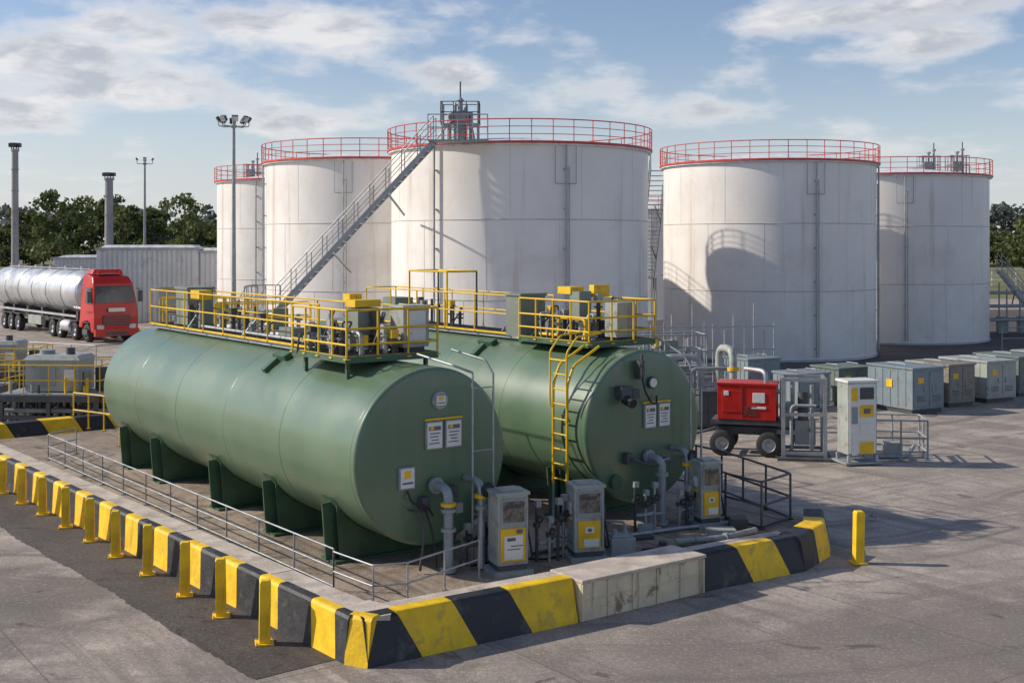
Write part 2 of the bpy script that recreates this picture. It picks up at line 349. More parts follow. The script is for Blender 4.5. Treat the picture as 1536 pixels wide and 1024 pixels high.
# ------------------------------------------------------------------ horizontal green tanks
AX=math.atan2(.807,-.591)
def htank(loc,second=False):
    E=empty('horizontal_fuel_tank',loc,AX)
    zc=1.94; r=1.40; L=12.0
    M=Matrix.Translation((0,0,zc))@Matrix.Rotation(R(90),4,'Y')
    o=MB()
    o.lathe([(.001,-.075),(.5,-.072),(.9,-.062),(1.2,-.046),(1.34,-.03)],GREEN,128,M)
    o.lathe([(1.34,-.03),(1.375,-.022),(1.393,-.005),(r,.02)],GREEN,128,M)
    o.lathe([(r,.02),(r,2.6),(r,5.0),(r,7.4),(r,9.8),(r,L-.05)],GREEN,160,M)
    o.lathe([(r,L-.05),(1.38,L),(1.2,L+.06),(.001,L+.12)],GREEN,128,M)
    for x in (2.6,7.4): o.lathe([(r-.001,x-.006),(r+.003,x-.004),(r+.003,x+.004),(r-.001,x+.006)],GREEND,128,M)
    for x in (.12,5.0,9.8): o.lathe([(r-.001,x-.012),(r+.004,x-.006),(r+.004,x+.006),(r-.001,x+.012)],GREEN,128,M)
    for x in (1.2,3.45,5.9,9.1,11.1):
        n=12; ya=1.14; top=[]
        for i in range(n+1):
            yy=-ya+2*ya*i/n; top.append((yy,zc-math.sqrt(max(0,r**2-yy**2))))
        for sx in (-.15,.15):
            poly=[(-1.07,.24),(1.07,.24)]+[(yy,z) for yy,z in reversed(top)]
            vs=[(x+sx-.012,a,b) for a,b in poly]+[(x+sx+.012,a,b) for a,b in poly]; m=len(poly)
            o.add(vs,[tuple(range(m)),tuple(reversed(range(m,2*m)))]+[(i,(i+1)%m,m+(i+1)%m,m+i) for i in range(m)],GREEND)
        for sy in (-1,1):
            o.beam(Vector((x,sy*1.07,.24)),Vector((x,sy*1.14,zc-math.sqrt(r*r-1.14**2)+.03)),.36,.03,GREEND)
        wp=[]
        for i in range(n+3):
            t=-R(60)+R(120)*i/(n+2); wp.append((math.sin(t)*(r+.012),zc-math.cos(t)*(r+.012)))
        for i in range(len(wp)-1):
            o.add([(x-.22,*wp[i]),(x+.22,*wp[i]),(x+.22,*wp[i+1]),(x-.22,*wp[i+1])],[(0,1,2,3)],GREEND,True)
        o.box((x,0,.222),(.48,2.4,.04),GREEND)
    o.box((4.1,.62,3.24),(.5,.16,.12),GREEND,rx=R(-26)); o.box((4.1,.86,3.09),(.12,.34,.09),GREEND,rx=R(-38))
    for x in (2.0,9.6): o.cyl((x,0,3.3),(x,0,3.5),.3,GREEND,n=20)
    o.build('tank_shell',parent=E)
    p=MB(); zt=3.42
    def deck(x0,x1,y0,y1,z,mat=STEEL):
        p.box(((x0+x1)/2,(y0+y1)/2,z),(x1-x0,y1-y0,.035),mat)
        for yy in (y0,y1): p.beam((x0,yy,z-.03),(x1,yy,z-.03),.04,.10,mat)
        for xx in (x0,x1): p.beam((xx,y0,z-.03),(xx,y1,z-.03),.04,.10,mat)
        k=x0
        while k<x1: p.box((k,(y0+y1)/2,z+.022),(.012,y1-y0-.05,.012),DSTEEL); k+=.09
    def junk(x0,x1,y0,y1,n,hm):
        for k in range(n):
            x=random.uniform(x0,x1);y=random.uniform(y0,y1);h=random.uniform(.2,hm)
            m=random.choice([GALV,DSTEEL,DSTEEL,STEEL,CABG])
            p.cyl((x,y,zt),(x,y,zt+h),random.uniform(.025,.055),m,n=10)
            p.cyl((x,y,zt+h*.55),(x,y,zt+h*.55+.03),.085,m,n=12); p.cyl((x,y,zt+h*.8),(x,y,zt+h*.8+.03),.085,m,n=12)
            if k%2: p.tube([(x,y,zt+h),(x,y,zt+h+.08),(x+random.uniform(-.3,.3),y+random.uniform(-.25,.25),zt+h+.08),(x+.1,y+.2,zt)],.018,random.choice([DSTEEL,GALV]),6)
            else: p.box((x,y,zt+h+.05),(.12,.14,.14),random.choice([CAB,DSTEEL,DSTEEL,YEL]))
    if not second:
        X0=1.05
        deck(X0,3.0,-.78,.95,zt+.03,GREEND)
        p.rail([(3.0,.95,zt),(X0,.95,zt),(X0,-.78,zt),(2.3,-.78,zt)],.80,YEL,.019,(1,.62,.3),.55,kick=.06)
        deck(3.05,11.6,-.35,.35,zt,STEEL)
        p.rail([(3.05,.42,zt),(11.6,.42,zt),(11.6,-.42,zt)],.80,YEL,.016,(1,.52),1.05,kick=.04)
        p.rail([(3.4,-.42,zt),(11.6,-.42,zt)],.80,YEL,.016,(1,.52),1.4)
        for x in (1.3,2.8):
            for y in (.8,-.7): p.beam((x,y,3.1),(x,y,zt),.06,.06,GREEND)
        p.box((1.36,-.42,zt+.47),(.42,.5,.66),CAB); p.box((1.36,-.42,zt+.82),(.46,.54,.04),CAB)
        p.box((1.14,-.42,zt+.5),(.012,.36,.5),PLATE); p.box((1.36,-.42,zt+.08),(.3,.4,.14),DSTEEL)
        p.box((2.0,.12,zt+.42),(.40,.42,.72),CABG); p.box((2.0,.12,zt+.86),(.34,.5,.12),YEL); p.box((2.38,.12,zt+.94),(.24,.24,.14),YEL)
        p.box((2.7,-.3,zt+.36),(.4,.4,.62),CABG)
        junk(1.2,2.85,-.3,.8,20,.65)
        p.tube([(1.3,.55,zt),(1.3,.55,zt+.4),(1.9,.55,zt+.4),(1.9,.55,zt+.15),(2.7,.55,zt+.15)],.035,GALV)
        p.tube([(1.6,.75,zt),(1.6,.75,zt+.3),(2.5,.75,zt+.3),(2.5,.75,zt)],.028,DSTEEL)
        p.wheel((1.75,.78,zt+.45),(0,1,0),.12,.03,DSTEEL)
        p.box((10.2,-.1,zt+.45),(.7,.6,.8),CABG); p.box((10.2,-.1,zt+.87),(.76,.66,.05),CABG)
        p.box((9.3,.1,zt+.75),(.5,.3,.2),YEL); p.cyl((9.3,.1,zt),(9.3,.1,zt+.6),.06,STEEL)
        junk(3.4,9.0,-.2,.2,9,.4); junk(8.6,11.3,-.2,.25,7,.7)
        p.box((5.0,.0,zt+.16),(.5,.3,.22),CABG)
        p.tube([(3.4,.2,zt+.08),(9,.2,zt+.08)],.03,GALV)
    else:
        deck(.60,2.75,-.85,.80,zt+.03,GREEND)
        p.rail([(2.75,.80,zt),(.60,.80,zt),(.60,-.85,zt),(2.75,-.85,zt)],.80,YEL,.019,(1,.62,.3),.55,kick=.06)
        deck(2.8,9.6,-.35,.35,zt,STEEL)
        p.rail([(3.7,.42,zt),(9.6,.42,zt),(9.6,-.42,zt)],.80,YEL,.016,(1,.52),1.1,kick=.04)
        p.rail([(3.2,-.42,zt),(9.6,-.42,zt)],.80,YEL,.016,(1,.52),1.4)
        p.box((3.15,.35,zt+.42),(.5,.62,.82),CABG); p.box((3.15,.35,zt+.85),(.56,.68,.05),CABG)
        p.box((1.0,-.3,zt+.42),(.36,.44,.66),CAB); p.box((1.7,.1,zt+.5),(.3,.3,.9),CABG); p.box((2.0,.1,zt+.96),(.4,.34,.14),YEL); p.box((1.6,-.3,zt+.95),(.14,.4,.24),YEL)
        junk(.8,2.6,-.6,.6,20,.8)
        p.tube([(1.0,.55,zt),(1.0,.55,zt+.45),(1.8,.55,zt+.45),(1.8,.55,zt+.1),(2.4,.55,zt+.1)],.035,YEL)
        for x in (6.0,7.6):
            for y in (-.4,.4): p.cyl((x,y,zt),(x,y,zt+1.25),.022,YEL if y>0 else DSTEEL,n=6)
            p.tube([(x,-.4,zt+1.25),(x,.4,zt+1.25)],.022,YEL,6)
        for y in (-.4,.4): p.tube([(6.0,y,zt+1.25),(7.6,y,zt+1.25)],.022,YEL,6)
        p.box((8.8,0,zt+.3),(.6,.5,.55),CABG)
        for k in range(5): p.cyl((6.2+.3*k,.1,zt),(6.2+.3*k,.1,zt+.5+.1*(k%2)),.03,DSTEEL,n=8)
        junk(3.8,9.2,-.2,.2,9,.5)
    p.build('access_platform',parent=E)
    q=MB(); X=-.09
    def plate(y,z,w,h,kind=0):
        q.box((X,y,z),(.05,w+.04,h+.04),STEEL); q.box((X-.03,y,z),(.012,w,h),PLATE)
        if kind==1:
            q.box((X-.037,y,z+h*.28),(.006,w*.8,h*.16),INKB if w<.2 else INK)
            for k in range(4): q.box((X-.037,y+w*.05*(k%2),z+h*.08-k*h*.13),(.006,w*.7-.03*(k%3),h*.04),INK)
            q.box((X-.037,y+w*.2,z+h*.3),(.008,w*.25,h*.14),YEL)
        if kind==2:
            q.box((X-.037,y,z+h*.2),(.006,w*.5,h*.4),YEL); q.box((X-.037,y,z-h*.25),(.006,w*.8,h*.1),INK)
    if not second:
        plate(.02,2.28,.27,.40,1); plate(-.34,2.28,.27,.40,1); plate(-.10,2.82,.17,.15,2); plate(.52,1.66,.24,.30,2)
        q.box((X,-.16,2.53),(.05,.70,.03),YEL)
        q.cyl((X+.05,-.10,2.82),(X-.01,-.10,2.82),.14,CAB,n=16)
        for y,zt2 in ((-.55,3.25),(-.95,3.2)): q.cyl((X-.25,y,.25),(X-.25,y,zt2),.018,GALV,n=8)
        q.tube([(X-.25,-.55,3.25),(X-.25,-.2,3.38),(.6,-.1,3.5)],.02,GALV,6)
        q.tube([(X-.25,-.95,3.2),(X-.1,-.9,3.42),(.5,-.7,3.55)],.02,GALV,6)
        for z in (1.0,2.0,3.0): q.tube([(X-.25,-.55,z),(X-.25,-.95,z)],.012,GALV,6)
        q.tube([(X,.02,1.50),(X-.42,.02,1.50),(X-.42,.02,.22)],.075,STEEL,14)
        for z in (.85,1.15,1.24): q.cyl((X-.42,.02,z),(X-.42,.02,z+.05),.12,YEL if z>1.2 else STEEL,n=16)
        q.cyl((X-.42,.02,.22),(X-.42,.02,.3),.12,STEEL,n=16)
        q.cyl((X-.04,.02,1.50),(X-.1,.02,1.50),.13,STEEL,n=16)
        q.tube([(X,-.58,1.55),(X-.45,-.58,1.55),(X-.45,-.58,1.0),(X-.55,-.50,.22)],.06,GALV,12)
        q.cyl((X-.45,-.58,1.3),(X-.45,-.58,1.36),.11,YEL,n=16); q.cyl((X-.45,-.58,1.12),(X-.45,-.58,1.18),.10,STEEL,n=16)
        q.tube([(X,.45,1.15),(X-.25,.45,1.18),(X-.25,.35,.8),(X-.2,.4,.25)],.022,DSTEEL,8)
        q.tube([(X,.50,1.45),(X-.12,.50,1.3),(X-.2,.25,1.2),(X-.1,.1,1.05)],.018,RUB,8)
        q.tube([(X-.1,.3,1.3),(X-.3,.25,.9),(X-.35,.2,.5),(X-.2,.1,.25)],.018,RUB,8)
        q.wheel((X-.62,-.58,1.45),(1,0,0),.12,.03,DSTEEL); q.cyl((X-.45,-.58,1.45),(X-.62,-.58,1.45),.02,DSTEEL)
        q.box((X-.08,.24,1.25),(.12,.14,.2),DSTEEL); q.box((X-.1,-.25,1.38),(.14,.16,.18),DSTEEL); q.box((X-.06,-.4,1.1),(.1,.12,.16),CAB)
        q.tube([(X-.3,-.9,.22),(X-.3,-.9,1.2),(X,-.9,1.3)],.035,GALV,8); q.tube([(X-.35,-1.15,.22),(X-.35,-1.15,.9),(X-.7,-1.2,.9),(X-.7,-1.2,.22)],.035,DSTEEL,8)
        q.tube([(X-.4,-.2,.25),(X-.5,-.2,.6),(X-.5,-.9,.6),(X-.5,-1.3,.6),(X-.5,-1.3,.22)],.03,DSTEEL,8)
    else:
        plate(-.07,2.13,.25,.40,1); plate(-.42,2.13,.25,.40,1); q.box((X,-.24,2.38),(.05,.68,.03),YEL)
        q.cyl((X+.05,-.13,2.74),(X-.03,-.13,2.74),.11,DSTEEL,n=20); q.cyl((X-.02,-.13,2.74),(X-.05,-.13,2.74),.085,PLATE,n=20)
        q.box((X-.08,.62,2.62),(.16,.26,.22),DSTEEL); q.cyl((X-.1,.62,2.5),(X-.32,.62,2.44),.09,RUB,n=14); q.box((X-.06,.36,2.58),(.12,.16,.16),DSTEEL)
        q.box((X-.06,.22,3.0),(.12,.12,.34),DSTEEL); q.tube([(X-.1,.22,2.9),(X-.16,.18,2.6),(X-.14,.0,2.38),(X-.1,-.15,2.36),(X-.05,-.2,2.5)],.018,RUB,8)
        q.tube([(X-.2,.30,3.3),(X-.2,.30,2.9)],.025,DSTEEL,8)
        for y in (-.92,-1.2): q.cyl((X-.2,y,.25),(X-.2,y,3.0 if y>-1 else 2.6),.02,GALV,n=8)
        q.tube([(X-.2,-.92,3.0),(X-.05,-.9,3.2),(.5,-.7,3.55)],.02,GALV,6)
        q.tube([(X,.0,1.40),(X-.40,.0,1.40),(X-.40,.0,.22)],.075,STEEL,14)
        q.cyl((X-.40,.0,1.1),(X-.40,.0,1.16),.12,STEEL,n=16); q.cyl((X-.4,.0,.22),(X-.4,.0,.29),.12,STEEL,n=16); q.cyl((X-.04,.0,1.40),(X-.1,.0,1.40),.13,STEEL,n=16)
        q.tube([(X,-.62,1.5),(X-.42,-.62,1.5),(X-.42,-.62,.22)],.055,GALV,12)
        q.cyl((X-.42,-.62,1.22),(X-.42,-.62,1.28),.10,YEL,n=16)
        q.tube([(X,-.4,1.35),(X-.2,-.4,1.35),(X-.2,.0,1.3)],.03,GALV,8)
        q.tube([(X,.5,1.45),(X-.22,.48,1.4),(X-.22,.2,1.3),(X-.4,.05,1.3)],.028,DSTEEL,8)
        q.box((X-.06,.52,1.42),(.12,.12,.2),DSTEEL)
        q.cyl((X+.05,.75,1.02),(X-.04,.75,1.02),.13,GREEND,n=18)
        q.tube([(X-.3,-1.0,.22),(X-.3,-1.0,1.2),(X,-1.0,1.3)],.035,GALV,8); q.wheel((X-.55,-.62,1.42),(1,0,0),.11,.03,DSTEEL)
        lx=.55; ly=1.52
        for k in (-.2,.2):
            q.tube([(lx+k,ly,.95),(lx+k,ly,2.75),(lx+k,ly-.15,3.1),(lx+k,ly-.75,3.42)],.026,YEL,8)
            q.tube([(lx+k,ly,.22),(lx+k,ly,.95)],.024,STEEL,8)
        z=1.05
        while z<2.95: q.cyl((lx-.2,ly,z),(lx+.2,ly,z),.016,YEL,n=6); z+=.27
        for k in (-.24,.24):
            q.tube([(lx+k,ly+.05,2.35),(lx+k,ly+.04,3.35),(lx+k,ly-.2,3.62),(lx+k,ly-.75,3.66)],.018,YEL,6)
        q.tube([(lx-.24,ly+.05,3.2),(lx+.24,ly+.05,3.2)],.018,YEL,6)
        for z in (1.3,2.2): q.tube([(lx,ly,z),(lx,1.36-.12*abs(z-1.9),z)],.02,STEEL,6)
    q.build('end_pipework',parent=E)
    return E
htank((-1.27,19.0,0)); htank((2.42,22.1,0),True)

# ------------------------------------------------------------------ dispensers
def dispenser(loc,rz,h=1.27,w=.50,d=.42,style=0):
    o=MB()
    o.box((0,0,.04),(w+.14,d+.14,.08),STEEL)
    o.box((0,0,.13),(w*.96,d*.96,.10),DSTEEL)
    o.box((0,0,.16+(h-.2)/2),(w,d,h-.2),CAB)
    o.box((0,0,h-.02),(w+.05,d+.05,.05),CAB)
    o.box((0,0,h+.02),(w*.7,d*.7,.03),CAB)
    f=-d/2
    o.box((0,f-.008,h*.76),(w*.84,.02,h*.33),STEEL)
    o.box((0,f-.02,h*.77),(w*.70,.016,h*.25),SCREEN)
    o.box((0,f-.03,h*.84),(w*.5,.006,h*.045),DSTEEL)
    if style==0:
        o.box((0,f-.008,h*.37),(w*.84,.02,h*.40),YEL); o.box((.0,f-.022,h*.34),(w*.62,.012,h*.29),PLATE)
        o.box((-.04,f-.03,h*.44),(w*.28,.006,h*.04),INK); o.box((.05,f-.03,h*.36),(w*.4,.006,h*.012),INK); o.box((.0,f-.03,h*.32),(w*.44,.006,h*.012),INK)
        o.box((.1,f-.022,h*.53),(w*.2,.012,h*.05),INK)
    else:
        o.box((.0,f-.008,h*.36),(w*.74,.02,h*.36),YEL); o.box((.03,f-.022,h*.25),(w*.5,.012,h*.10),PLATE)
        o.box((.0,f-.022,h*.42),(w*.3,.012,h*.08),PLATE); o.box((0,f-.03,h*.42),(w*.12,.006,h*.04),INK)
        o.box((-w/2-.008,.02,h*.68),(.014,.13,.18),PLATE); o.box((-w/2-.008,.02,h*.55),(.014,.12,.05),YEL)
    for k in range(5): o.box((-w/2-.006,0,h*.22+k*.035),(.012,d*.6,.012),STEEL)
    o.box((w/2+.03,-.05,h*.62),(.06,.10,.2),DSTEEL)
    o.tube([(w/2+.05,-.05,h*.55),(w/2+.10,-.08,h*.3),(w/2+.14,-.05,h*.14),(w/2+.10,.05,h*.12),(w/2+.08,.08,h*.5),(w/2+.02,.08,h*.8)],.017,RUB,8)
    o.box((w/2-.03,f-.02,h*.5),(.03,.03,h*.6),STEEL)
    o.build('fuel_dispenser',loc,rz,bevel=.008)
dispenser((-.06,18.65,.2),R(22),1.27)
dispenser((1.19,19.45,.2),R(14),1.22,style=1)
dispenser((3.52,21.75,.2),R(20),1.18,.40,.36,style=1)

o=MB()
o.box((0,0,.16),(.42,.34,.26),CAB); o.box((0,0,.31),(.36,.28,.04),CAB); o.cyl((-.12,-.05,.3),(-.12,-.05,.42),.05,STEEL); o.cyl((.1,.05,.3),(.1,.05,.38),.04,STEEL)
o.tube([(.1,.05,.38),(.1,.05,.5),(-.3,.3,.5),(-.3,.3,0)],.025,STEEL); o.box((0,0,.02),(.5,.42,.04),STEEL)
o.build('pump_unit',(1.78,19.75,.2),R(15),bevel=.01)
o=MB()
o.tube([(.0,.0,.08),(.9,.30,.08),(1.5,.75,.10)],.055,CAB,12)
o.tube([(-.9,.5,.05),(.2,1.1,.05),(1.2,1.5,.05)],.035,GALV,10)
o.cyl((.88,.29,.08),(.93,.32,.08),.085,STEEL)
o.tube([(-2.4,-.6,.04),(-1.4,.2,.04),(-.3,.5,.04)],.03,DSTEEL,8)
o.tube([(-.6,-.3,.03),(.1,-.15,.03),(.5,.05,.03),(.6,.5,.03)],.018,RUB,8); o.tube([(-3.4,-1.3,.03),(-2.9,-.9,.03),(-2.2,-.9,.03),(-1.7,-.5,.03)],.018,RUB,8)
for x,y in((-.2,.1),(.7,.3),(1.4,.7)): o.box((x,y,.03),(.12,.12,.06),DSTEEL)
o.box((.9,.8,.06),(.5,.3,.12),CAB); o.box((1.3,1.3,.1),(.3,.3,.2),DSTEEL); o.box((-.4,.9,.08),(.25,.2,.16),STEEL)
o.build('pad_pipework',(2.75,20.2,.2))
for (cx_,cy_,rz_,N) in ((.42,19.2,30,4),(3.0,21.6,35,4),(-.75,19.05,25,3),(2.2,21.2,20,3)):
    o=MB()
    for i in range(N):
        x=i*.17; h=random.uniform(.55,1.0); y=random.uniform(-.08,.1)
        o.cyl((x,y,0),(x,y,h),.027,random.choice([GALV,DSTEEL]),n=8); o.cyl((x,y,h*.6),(x,y,h*.6+.07),.06,DSTEEL,n=12); o.box((x,y-.03,h),(.09,.09,.1),random.choice([STEEL,CAB]))
        o.wheel((x,y-.1,h*.75),(0,1,0),.06,.02,DSTEEL)
    o.tube([(0,0,.3),(.17*N,0,.3),(.5,.4,.3),(.5,.4,0)],.03,STEEL)
    o.build('valve_cluster',(cx_,cy_,.2),R(rz_))

# ------------------------------------------------------------------ big white storage tanks
def stank(loc,Rr,H,pipes=(),gear=None,seams=(3.15,6.2)):
    E=empty('white_storage_tank',(*loc,0))
    o=MB()
    o.lathe([(Rr,.0),(Rr,H*.5),(Rr,H)],WHITE,160)
    o.lathe([(Rr+.12,H+.0),(Rr*.6,H+.34),(.001,H+.62)],ROOFW,96)
    o.lathe([(Rr+.06,0),(Rr+.06,.1),(Rr,.1)],GALV,96)
    for z in seams: o.lathe([(Rr,z-.022),(Rr+.014,z-.015),(Rr+.014,z+.015),(Rr,z+.022)],WSEAM,128)
    zs=[0.1]+list(seams)+[H-.1]
    for i in range(3):
        for k in range(12):
            t=2*math.pi*(k+.33*i+.2)/12
            o.box((Rr*math.cos(t),Rr*math.sin(t),(zs[i]+zs[i+1])/2),(.012,.026,zs[i+1]-zs[i]-.05),WSEAMV,rz=t)
    o.build('shell',parent=E)
    p=MB()
    p.lathe([(Rr,H-.10),(Rr+.14,H-.10),(Rr+.14,H-.04),(Rr,H-.04)],ROOFW,128,smooth=False)
    p.lathe([(Rr+.05,H-.03),(Rr+.19,H-.03),(Rr+.19,H+.05),(Rr+.05,H+.05)],RED,128,smooth=False)
    n=int(2*math.pi*Rr/.80); rr=Rr+.16
    for L,w in ((.86,.022),(.58,.014),(.30,.014)):
        p.lathe([(rr-w,H+L),(rr,H+L-w),(rr+w,H+L),(rr,H+L+w),(rr-w,H+L)],RED,128)
    for i in range(n):
        t=2*math.pi*i/n; x,y=rr*math.cos(t),rr*math.sin(t)
        p.cyl((x,y,H),(x,y,H+.87),.019,RED,n=5)
    p.build('rim_railing',parent=E)
    q=MB()
    for deg in pipes:
        t=R(deg); c,s=math.cos(t),math.sin(t); tx,ty=-s,c
        def P(r,u,z): return (c*r+tx*u,s*r+ty*u,z)
        q.cyl(P(Rr+.14,0,.2),P(Rr+.14,0,H-.1),.042,GALV,n=8)
        if deg>-110:
            q.cyl(P(Rr+.10,.13,.2),P(Rr+.10,.13,H-.9),.02,GALV,n=6)
            w=.42; 
            q.tube([P(Rr+.08,-w,H-.15),P(Rr+.08,-w,H-1.55),P(Rr+.08,w,H-1.55),P(Rr+.08,w,H-.15)],.014,STEEL,6)
        z=.6
        while z<H: q.box(P(Rr+.07,0,z),(.12,.12,.05),GALV,rz=t); z+=1.5
    if gear:
        for (gx,gy,kind) in gear:
            b=Vector((gx,gy,H+.1))
            if kind=='tower':
                for dx in(-.7,.7):
                    for dy in(-.5,.5): q.cyl(b+Vector((dx,dy,0)),b+Vector((dx,dy,1.6)),.04,STEEL,n=6)
                q.box(b+Vector((0,0,.75)),(1.5,1.1,.05),STEEL); q.box(b+Vector((0,0,1.0)),(.7,.6,.5),STEEL)
                q.rail([b+Vector(v) for v in ((-.75,-.55,.8),(.75,-.55,.8),(.75,.55,.8),(-.75,.55,.8))],.82,DSTEEL,.018,(1,.5),.5,closed=True)
                for dx,h,r in((-.42,1.1,.07),(-.2,1.5,.06),(0,1.7,.10),(.22,1.35,.06),(.42,1.15,.08),(.1,1.2,.13)):
                    q.cyl(b+Vector((dx,-.1,0)),b+Vector((dx,-.1,h)),r,STEEL,n=10); q.cyl(b+Vector((dx,-.1,h)),b+Vector((dx,-.1,h+.12)),r*1.6,GALV,r1=r*.5,n=10)
                q.cyl(b+Vector((0,-.1,1.8)),b+Vector((0,-.1,2.45)),.03,DSTEEL,n=6)
                q.tube([b+Vector((-.9,-.3,.2)),b+Vector((-.35,-.3,.9)),b+Vector((.4,-.3,.9)),b+Vector((.6,-.3,0))],.04,GALV)
                q.beam(b+Vector((-.7,-.5,0)),b+Vector((.7,-.5,.75)),.04,.04,STEEL); q.beam(b+Vector((.7,-.5,0)),b+Vector((-.7,-.5,.75)),.04,.04,STEEL)
            else:
                q.rail([b+Vector(v) for v in ((-.5,-.4,0),(.5,-.4,0),(.5,.4,0),(-.5,.4,0))],.95,STEEL,.022,(1,.5),.5,closed=True)
                for dx,h in((-.3,.9),(0,1.1),(.28,1.25)): q.cyl(b+Vector((dx,0,0)),b+Vector((dx,0,h)),.055,STEEL,n=8); q.cyl(b+Vector((dx,0,h)),b+Vector((dx,0,h+.1)),.12,GALV,n=8)
                q.cyl(b+Vector((.28,0,1)),b+Vector((.28,0,1.7)),.03,DSTEEL,n=6); q.box(b+Vector((-.1,-.2,.4)),(.5,.3,.5),STEEL)
    q.build('shell_fittings',parent=E)
    return E
stank((.32,50.35),5.35,9.1,(-127,-71.7),[(-2.35,-3.1,'tower')])
stank((12.5,58.6),5.07,9.05,(-78,-10),None)
stank((-6.74,58.5),5.2,9.1,(-98,-160),None)
stank((-13.3,75.9),5.2,9.1,(-110,),[(-2.7,-1.8,'small')])
stank((21.4,67.7),5.15,8.95,(-100,0),[(2.6,-3.0,'small'),(1.2,-2.6,'small')])
stank((10.2,86),4.0,7.6,(-100,),None)

def stair(name,pt,pb,w,mat,n=None,land=True):
    pt=Vector(pt);pb=Vector(pb); d=pb-pt; hd=Vector((d.x,d.y,0)).normalized(); sd=Vector((-hd.y,hd.x,0))*w/2
    o=MB(); n=n or int(abs(d.z)/.22)
    for s in(-1,1):
        o.beam(pt+sd*s,pb+sd*s,.05,.16,mat)
        for h,r in((.95,.022),(.5,.015)): o.tube([pt+sd*s+Vector((0,0,h)),pb+sd*s+Vector((0,0,h))],r,mat,6)
        m=int(d.length/.85)
        for k in range(m+1):
            p=pt.lerp(pb,k/m)+sd*s; o.cyl(p,p+Vector((0,0,.95)),.018,mat,n=6)
    for k in range(n):
        p=pt.lerp(pb,(k+.5)/n); o.beam(p-sd,p+sd,.24,.035,mat)
    if land:
        c=pb+hd*.55; o.box(c,(1.2,1.2,.05),mat,rz=math.atan2(hd.y,hd.x))
        for a in(-.5,.5):
            for b in(-.5,.5): o.cyl((c.x+a,c.y+b,0),(c.x+a,c.y+b,c.z),.045,mat,n=6)
        o.rail([c+Vector((-.1,-.6,0)),c+Vector((-.6,-.6,0)),c+Vector((-.6,.6,0)),c+Vector((.5,.6,0))],.95,mat,.024,(1,.5),.5)
    for k in (.3,.65):
        p=pt.lerp(pb,k); o.beam(p,p+Vector((.5,1.6,-.8)),.06,.06,mat)
    o.build(name)
stair('access_stair',(-2.9,45.0,9.1),(-8.85,45.4,2.75),.75,GALV)
o=MB(); o.box((0,0,0),(2.2,1.1,.05),STEEL); o.rail([(-1.1,-.55,0),(1.1,-.55,0)],.95,STEEL,.020,(1,.5),.55); o.build('stair_landing',(-2.0,44.75,9.1))
stair('access_stair',(-9.6,45.0,2.75),(-10.5,41.9,.1),.8,GALV,land=False)
stair('access_stair',(7.25,59.2,9.0),(8.1,72,3.2),.8,STEEL,land=True)
stair('access_stair',(27.0,66.5,3.8),(29.8,66.2,.1),.8,GALV,land=False)

# ------------------------------------------------------------------ light masts and columns
def mast(loc,h,r0,r1,heads=6,hs=.28):
    o=MB(); o.cyl((0,0,0),(0,0,h),r0,STEEL,r1=r1,n=14); o.box((0,0,.15),(r0*4,r0*4,.3),CONC)
    o.cyl((0,0,h-.35),(0,0,h-.2),r1*2,STEEL,n=12)
    for i in range(heads):
        t=2*math.pi*i/heads+.3; c=Vector((math.cos(t)*hs*2.4,math.sin(t)*hs*2.4,h))
        o.tube([(0,0,h-.28),c*1.0-Vector((0,0,.28)),c],.028,STEEL,6)
        o.box(c+Vector((0,0,.1)),(hs*.45,hs*1.0,hs*.9),DSTEEL,rz=t,ry=R(35)); o.box(c+Vector((math.cos(t)*.9,math.sin(t)*.9,-.55))*hs*.26+Vector((0,0,.1)),(hs*.08,hs*.9,hs*.8),LAMPG,rz=t,ry=R(35))
    o.build('floodlight_mast',loc)
mast((-15.3,66,0),12.0,.14,.08,8,.34)
mast((-30.6,100,0),12.2,.13,.08,4,.26)
def column(loc,h,r):
    o=MB(); o.cyl((0,0,0),(0,0,h),r*1.12,CONCP,r1=r*.92,n=18); o.cyl((0,0,h),(0,0,h+.18),r*1.2,CONCP,n=18)
    for k in range(4):
        t=k*math.pi/2; c=Vector((math.cos(t)*r,math.sin(t)*r,h+.45)); o.cyl((c.x,c.y,h+.15),c,.04,DSTEEL,n=6); o.box(c,(.3,.4,.28),DSTEEL,rz=t)
    k=1.5
    while k<h: o.lathe([(r*1.1,k),(r*1.16,k+.03),(r*1.1,k+.06)],CONCP,18); k+=1.5
    o.build('concrete_light_column',loc)
column((-35.2,85,0),11.8,.24); column((-31.9,95,0),10.3,.33)

def shed(loc,rz,L,W,H):
    o=MB(); o.box((0,0,H/2),(L,W,H),SHED)
    k=-L/2+.15
    while k<L/2:
        for s in(-1,1): o.box((k,s*(W/2+.03),H/2),(.14,.06,H-.1),SHED)
        k+=.32
    k=-W/2+.15
    while k<W/2:
        for s in(-1,1): o.box((s*(L/2+.03),k,H/2),(.06,.14,H-.1),SHED)
        k+=.32
    o.box((0,0,H+.06),(L+.3,W+.3,.12),GALV); o.box((0,0,H+.2),(L*.96,W*.9,.18),ROOFW,taper=.9)
    o.box((L*.2,-W/2-.05,1.2),(1.1,.06,2.3),STEEL)
    o.build('corrugated_shed',loc,rz)
shed((-24.8,83,0),R(8),6.5,5,4.9)
shed((-19.2,84,0),R(8),4.6,5,4.7)
shed((-33,104,0),R(4),12,4,4.0)

